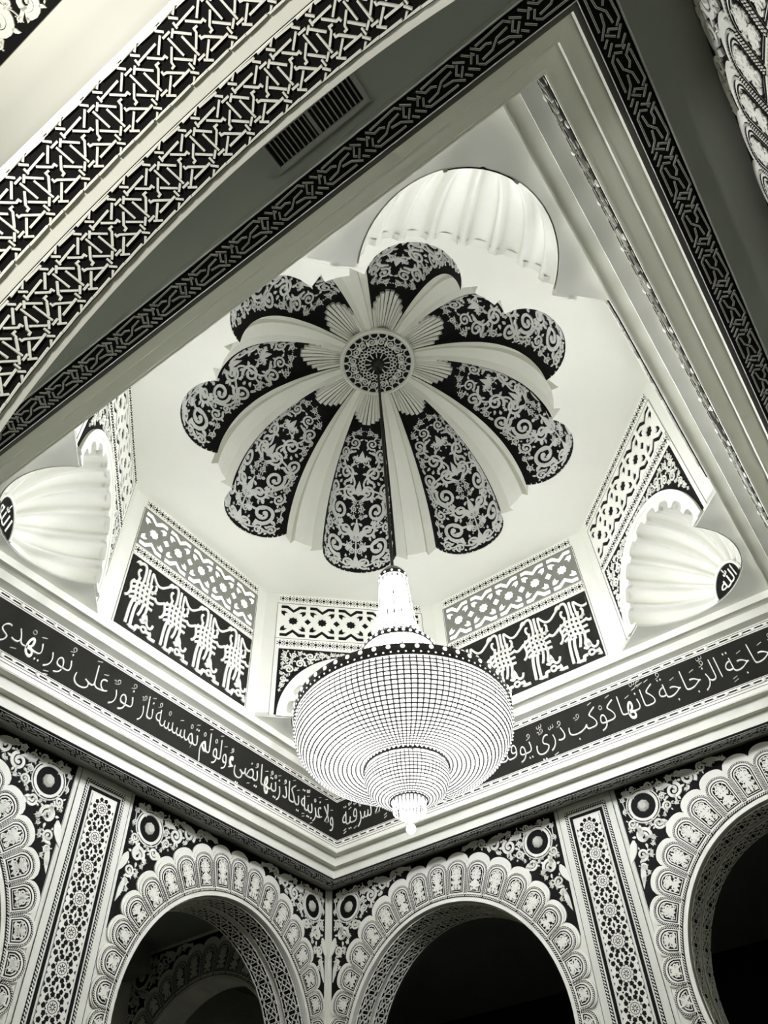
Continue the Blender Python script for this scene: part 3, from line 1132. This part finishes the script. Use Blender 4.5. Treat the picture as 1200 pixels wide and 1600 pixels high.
# ribs
cs = [(-1.0, 0.0), (-0.98, -0.03), (-0.55, 0.085), (-0.50, 0.03), (-0.12, 0.05), (0.0, 0.03), (0.12, 0.05), (0.50, 0.03), (0.55, 0.085), (0.98, -0.03), (1.0, 0.0)]
cs = [(-1.0, 0.02), (-0.98, -0.02), (-0.50, 0.085), (-0.46, 0.0), (0.0, 0.012), (0.46, 0.0), (0.50, 0.085), (0.98, -0.02), (1.0, 0.02)]
V, F = [], []
nv = 48
for j in range(nv + 1):
    s = ST * j / nv
    r, z, nr, nz = [float(q) for q in prof(s)]
    k = 0.35 + 0.65 * (1 - j / nv)
    for u, o in cs:
        th = u * R_(8.0)
        rr = r * EDGE / math.cos(th) * math.cos(R_(8)) + nr * o * k * 1.15 + 0.06 * (1 - j / nv)
        V.append((rr * math.cos(th), rr * math.sin(th), z + nz * o * k))
m = len(cs)
for j in range(nv):
    for q in range(m - 1):
        b = j * m + q
        F.append((b, b + 1, b + m + 1, b + m))
RIB = mesh_of('dome_rib', V, F, 'dome_rib')
rim_rib = [(v[0], v[1]) for v in V[:m]]
rim_lobe = [(p[0], p[1]) for p in lobe_map(np.linspace(-1, 1, 25) * lobe_half(0.0), np.zeros(25), np.zeros(25))]
# fans
REEDS = []
NR = 10
for i in range(NR):
    u = (i - (NR - 1) / 2) / (NR / 2)
    rl = Relief()
    s0 = FAN0 + 0.10 + 0.30 * abs(u) ** 1.5
    ys = np.linspace(s0, ST, 9)
    xs = np.array([u * lobe_half(y) * 0.93 for y in ys])
    ws = np.array([2 * lobe_half(y) * 0.93 / NR * 0.74 for y in ys])
    rl.stroke(np.stack([xs, ys], 1), ws)
    REEDS.append(mesh_of('reed', *rl.build(lobe_map, 0.045, 0.004), 'dome_rib'))
dome = put('lobed_dome', None, None, (0, 0, 0), label='black and silver lobed dome carved with arabesques above the chandelier', category='dome')
outline = []
for k in range(8):
    a = R_(45 * k)
    lo = put('dome_lobe', LOBE, dome, rotz=a, label='black lobe with silver arabesque carving')
    put('lobe_carving', LOBER, lo)
    fan = None
    for me in REEDS:
        put('reed', me, lo)
    put('dome_rib', RIB, dome, rotz=a + R_(22.5), label='plain sage white rib with stepped edges')
    for p, aa in ((rim_lobe, a), (rim_rib, a + R_(22.5))):
        for x, y in p:
            outline.append((x * math.cos(aa) - y * math.sin(aa), x * math.sin(aa) + y * math.cos(aa)))
# drop near duplicates
ol = [outline[0]]
for p in outline[1:]:
    if math.hypot(p[0] - ol[-1][0], p[1] - ol[-1][1]) > 0.008:
        ol.append(p)
if math.hypot(ol[0][0] - ol[-1][0], ol[0][1] - ol[-1][1]) < 0.008:
    ol.pop()
oc = [((CW + 0.1) / math.cos(R_(22.5)) * math.cos(R_(22.5 + 45 * k)), (CW + 0.1) / math.cos(R_(22.5)) * math.sin(R_(22.5 + 45 * k))) for k in range(8)]
struct('ceiling_drum', mesh_of('drum_ceiling', *plate(oc, [ol], ZC, ZC + 0.06, lambda x, y, d: np.stack([x, y, d], 1)), 'plaster'), 'bright octagonal plaster ceiling around the lobed dome', 'ceiling')
# rosette at the crown
V, F = lathe([(0.62, 12.40), (0.60, 12.36), (0.57, 12.355), (0.55, 12.375), (0.001, 12.375)], 64)
ro = put('rosette', mesh_of('rosette', V, F, 'dome_rib'), dome, label='round pierced rosette at the crown')
V, F = lathe([(0.555, 12.372), (0.001, 12.372)], 48)
put('rosette_ground', mesh_of('rosette_ground', V, F, 'black'), ro)
rr = Relief()
for k in range(24):
    a = 2 * PI * k / 24
    rr.ring(0.52 * math.cos(a), 0.52 * math.sin(a), 0.062, 0.014, 12)
    rr.stroke([(0.11 * math.cos(a), 0.11 * math.sin(a)), (0.21 * math.cos(a), 0.21 * math.sin(a))], 0.016) if k % 2 == 0 else None
for q, n, rad in ((0.235, 24, 0.028), (0.285, 24, 0.030)):
    for k in range(n):
        a = 2 * PI * (k + (0.5 if q > 0.26 else 0)) / n
        rr.ring(q * math.cos(a), q * math.sin(a), rad, 0.010, 8)
for k in range(16):
    a = 2 * PI * k / 16
    scroll(rr, 0.40 * math.cos(a), 0.40 * math.sin(a), 0.072, a + 1, 1 if k % 2 else -1, 0.3)
    rr.leaf(0.33 * math.cos(a + 0.2), 0.33 * math.sin(a + 0.2), a + 0.2, 0.13, 0.04)
rr.ring(0, 0, 0.555, 0.02, 64)
put('rosette_tracery', mesh_of('rosette_tracery', *rr.build(lambda x, y, h: np.stack([x, y, 12.372 - h], 1), 0.012), 'dome_relief'), ro, kind='stuff')

# ------------------------------------------------------------------ chandelier
ch = put('chandelier', None, None, (0, 0, 0), label='large lit crystal basket chandelier hanging on a black rod from the dome', category='chandelier')
V, F = join([lathe([(0.001, 12.37), (0.10, 12.36), (0.11, 12.33), (0.06, 12.30), (0.02, 12.26)], 20)])
put('canopy', mesh_of('canopy', V, F, 'metal', True), ch)
put('rod', mesh_of('rod', *lathe([(0.020, 12.3), (0.020, 7.6)], 10), 'metal', True), ch)
V, F = join([lathe([(0.02, 7.68), (0.10, 7.66), (0.145, 7.60), (0.15, 7.50), (0.135, 7.48)], 24)])
put('crown', mesh_of('crown', V, F, 'steel', True), ch)
dia_v, dia_f = ball((0, 0, 0), 1.0, 6, 3)


def beads(profile, n, sizes, flat=1.0):
    """one string of faceted beads down a profile [(r, z)], evenly spaced"""
    P = np.array(profile, float)
    seg = np.hypot(*np.diff(P, axis=0).T)
    cum = np.concatenate([[0], np.cumsum(seg)])
    parts = []
    for i in range(n):
        s = cum[-1] * (i + 0.5) / n
        r, z = np.interp(s, cum, P[:, 0]), np.interp(s, cum, P[:, 1])
        h = cum[-1] / n * 0.43
        wv = sizes(r)
        tr, tz = np.interp(s + 0.01, cum, P[:, 0]) - np.interp(s - 0.01, cum, P[:, 0]), np.interp(s + 0.01, cum, P[:, 1]) - np.interp(s - 0.01, cum, P[:, 1])
        a = math.atan2(tr, -tz)
        # chamfered box bead
        X = []
        for (u, v, q) in [(-1, -0.7, 0), (-1, 0.7, 0), (1, 0.7, 0), (1, -0.7, 0), (-0.7, -1, 0), (0.7, -1, 0), (0.7, 1, 0), (-0.7, 1, 0), (0, 0, 1), (0, 0, -1)]:
            lat, along, out = u * wv, v * h, q * min(wv, h) * 0.8
            X.append((r + along * math.sin(a) + out * math.cos(a), lat, z - along * math.cos(a) + out * math.sin(a)))
        ringi = [4, 5, 3, 2, 6, 7, 1, 0]
        Fq = []
        for k in range(8):
            Fq.append((ringi[k], ringi[(k + 1) % 8], 8))
            Fq.append((ringi[(k + 1) % 8], ringi[k], 9))
        parts.append((np.array(X), Fq))
    return join(parts)


def smooth_prof(pts, n=40):
    P = [np.array(p, float) for p in pts]
    for _ in range(3):
        Q = [P[0]]
        for a, b in zip(P[:-1], P[1:]):
            Q += [a * 0.75 + b * 0.25, a * 0.25 + b * 0.75]
        P = Q + [P[-1]]
    return P


BOWL = smooth_prof([(1.03, 5.66), (1.035, 5.52), (0.99, 5.38), (0.86, 5.24), (0.66, 5.16), (0.38, 5.17)])
TIER2 = smooth_prof([(0.375, 5.14), (0.385, 5.04), (0.34, 4.94), (0.25, 4.87), (0.15, 4.85)])
STEM = smooth_prof([(0.135, 7.49), (0.15, 7.2), (0.18, 6.95), (0.24, 6.60)])
SKIRT = smooth_prof([(0.36, 6.46), (0.42, 6.2), (0.62, 5.95), (0.98, 5.74)])


def string_set(name, prof_, n, count, gap=0.76, mat='bead', gap_strips=True):
    me = mesh_of(name, *beads(prof_, n, lambda r: PI * r / count * gap), mat)
    if gap_strips:  # dark strips added to stand in for shaded gaps between bead strings
        P = np.array(prof_)
        V, F = [], []
        for r, z in P:
            hw = PI * r / count * 0.44
            V += [(r - 0.014, -hw, z + 0.006), (r - 0.014, hw, z + 0.006)]
        for i in range(len(P) - 1):
            F.append((2 * i, 2 * i + 1, 2 * i + 3, 2 * i + 2))
        sm = mesh_of('gap_strip', V, F, 'wire')
        for k in range(count):
            put('gap_strip', sm, ch, rotz=2 * PI * (k + 0.5) / count)
    for k in range(count):
        put(name, me, ch, rotz=2 * PI * k / count)


string_set('bead_string', BOWL, 24, 110)
string_set('bead_string', TIER2, 14, 64)
string_set('bead_string', SKIRT, 14, 60, gap_strips=False)
string_set('crystal_strand', STEM, 3, 30, 0.62, 'stem', False)
P_ = np.array(STEM)  # dark strips added over the stem as the grey gaps between strands
V, F = [], []
for r, z in P_:
    V += [(r + 0.03, -0.008, z), (r + 0.03, 0.008, z)]
for i in range(len(P_) - 1):
    F.append((2 * i, 2 * i + 1, 2 * i + 3, 2 * i + 2))
sw_ = mesh_of('stem_gap_strip', V, F, 'wire')
for k in range(18):
    put('stem_gap_strip', sw_, ch, rotz=2 * PI * (k + 0.5) / 18)


def wires(prof_, n, rad, name):
    P = np.array(prof_)
    seg = np.hypot(*np.diff(P, axis=0).T)
    cum = np.concatenate([[0], np.cumsum(seg)])
    for i in range(1, n):
        s = cum[-1] * i / n
        r, z = np.interp(s, cum, P[:, 0]), np.interp(s, cum, P[:, 1])
        put(name, mesh_of(name, *torus(r + 0.004, z, rad, 64, 4), 'wire'), ch)


wires(BOWL, 24, 0.007, 'frame_ring')
wires(TIER2, 14, 0.005, 'frame_ring')
# basket profile; the dark strips for the shaded gaps lie behind the beads
ribp = np.array(BOWL)
# rim and collar bands with jewels
def band(name, r0, z0, r1, z1, nj, rj):
    o = put(name, mesh_of(name, *lathe([(r0, z0), (r0 + 0.012, z0), (r1 + 0.012, z1), (r1, z1), (r0, z0)], 72), 'metal'), ch)
    gm = mesh_of('jewel', *(lambda b: (b[0] * np.array([0.5, 1, 1]), b[1]))(ball((0, 0, 0), rj, 8, 5)), 'bead')
    for k in range(nj):
        a = 2 * PI * k / nj
        r, z = (r0 + r1) / 2 + 0.014, (z0 + z1) / 2
        put('jewel', gm, o, (r * math.cos(a), r * math.sin(a), z), a)
    return o


band('rim_band', 1.04, 5.70, 1.035, 5.77, 52, 0.022)
band('rim_band', 1.035, 5.655, 1.04, 5.70, 100, 0.009)
band('collar_band', 0.30, 6.56, 0.25, 6.66, 26, 0.020)
band('collar_band', 0.385, 6.44, 0.37, 6.50, 34, 0.018)
put('collar', mesh_of('collar', *lathe([(0.30, 6.56), (0.36, 6.50)], 48), 'bead', True), ch)
band('crown_band', 0.15, 7.50, 0.15, 7.56, 12, 0.014)
band('tier_band', 0.385, 5.14, 0.385, 5.18, 60, 0.010)
band('tier_band', 0.16, 4.84, 0.16, 4.865, 30, 0.008)
# tassel of pendants
tm = mesh_of('pendant_drop', *beads([(0.145, 4.835), (0.14, 4.74)], 3, lambda r: 0.010), 'bead')
for k in range(26):
    put('pendant_drop', tm, ch, rotz=2 * PI * k / 26)
tm = mesh_of('pendant_drop', *beads([(0.085, 4.80), (0.075, 4.69)], 3, lambda r: 0.010), 'bead')
for k in range(16):
    put('pendant_drop', tm, ch, rotz=2 * PI * k / 16)
tm = mesh_of('pendant_drop', *beads([(0.035, 4.76), (0.02, 4.655)], 3, lambda r: 0.009), 'bead')
for k in range(8):
    put('pendant_drop', tm, ch, rotz=2 * PI * k / 8)
put('crystal_ball', mesh_of('crystal_ball', *ball((0, 0, 4.605), 0.045, 12, 8), 'jewel'), ch)
# ------------------------------------------------------------------ air vent in the soffit
vt = put('air_vent', None, None, (4.40, 2.45, ZS), label='dark slatted air vent in the sage soffit beside the lattice arch', category='vent')
x0, x1, y0, y1 = -0.078, 0.078, -0.33, 0.33
put('vent_frame', mesh_of('vent_frame', *plate(rect(x0 - 0.03, x1 + 0.03, y0 - 0.03, y1 + 0.03), [rect(x0, x1, y0, y1)], -0.034, 0.0, lambda x, y, d: np.stack([x, y, d], 1)), 'steel'), vt)
put('vent_recess', mesh_of('vent_recess', *box(x0, x1, y0, y1, -0.002, -0.001), 'black'), vt)
put('mullion', mesh_of('mullion', *box(x0, x1, -0.012, 0.012, -0.016, -0.002), 'steel'), vt)
sm_ = mesh_of('slat', *box(x0, x1, -0.003, 0.003, -0.014, -0.002), 'steel')
for i in range(-9, 10):
    if abs(i) > 0:
        put('slat', sm_, vt, (0, i * 0.0335, 0), rot=(0.5, 0, 0))

# ------------------------------------------------------------------ the aisles beyond the arches
# near aisle: cornice and carved ceiling right behind the overhead arch
V, F = [], []
pr_ = [(5.34, 6.3), (5.36, 6.36), (5.40, 6.42), (5.47, 6.46), (5.52, 6.52), (5.60, 6.55), (5.66, 6.56)]
for yy in (-4.6, 9.0):
    V += [(x, yy, z) for x, z in pr_]
for q in range(len(pr_) - 1):
    F.append((q, q + 1, len(pr_) + q + 1, len(pr_) + q))
struct('trim_6', mesh_of('aisle_cornice', V, F, 'plaster', True), 'broad white cove beyond the overhead lattice arch', 'trim')
ac = struct('ceiling_aisle', mesh_of('aisle_ceiling', *box(5.30, 9.5, -9, 9, 6.56, 6.7), 'plaster'), 'white panelled ceiling of the near aisle', 'ceiling')
PW = 0.62
ap = mesh_of('carved_panel', *box(0.03, PW * 1.4, 0.02, PW - 0.02, -0.012, 0.0), 'black')
ar_ = Relief()
arabesque(ar_, lambda x, y: 0.05 < x < PW * 1.4 - 0.02 and 0.035 < y < PW - 0.035, (0.03, PW * 1.4, 0.03, PW), 0.085, 0.016, 4, False, 0.48, 300)
arm = mesh_of('panel_carving', *ar_.build(lambda x, y, h: np.stack([x, y, -h], 1), 0.014, 0.0), 'relief')
for i in range(-6, 10):
    p = put('carved_panel', ap, ac, (5.665, i * PW - 0.05, 6.56))
    put('panel_carving', arm, p, (0, 0, -0.012))
# far left aisle: cross arch in line with the other wall, ceiling and outer wall
me = mesh_of('cross_wall', *plate(wall_outline([0.0], -1.85, 1.85, ZS + 0.1), (), 0.0, 0.5), 'plaster')
cw_ = struct('wall_aisle_cross', me, 'dim scalloped arch wall glimpsed through the carved arch', 'wall', loc=(-4.52, -7.05, 0), rotz=R_(90))
dress_arch(cw_, 0.0)
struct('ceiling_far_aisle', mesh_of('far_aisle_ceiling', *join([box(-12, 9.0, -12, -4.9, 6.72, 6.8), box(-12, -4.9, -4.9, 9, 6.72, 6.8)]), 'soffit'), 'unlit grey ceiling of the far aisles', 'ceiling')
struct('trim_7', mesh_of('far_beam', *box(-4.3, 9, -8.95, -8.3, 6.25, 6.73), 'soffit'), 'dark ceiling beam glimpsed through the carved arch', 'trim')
struct('wall_aisle_outer_left', mesh_of('outer_wall', *box(-12, 9, -9.15, -8.95, 0, 6.8), 'plaster'), 'unlit outer wall of the far aisle', 'wall')
struct('wall_aisle_outer_right', mesh_of('outer_wall', *box(-12.2, -12.0, -12, 12, 0, 6.8), 'aisle_shade'), 'outer wall coloured black for the unlit aisle, seen through the right hand arches', 'wall')
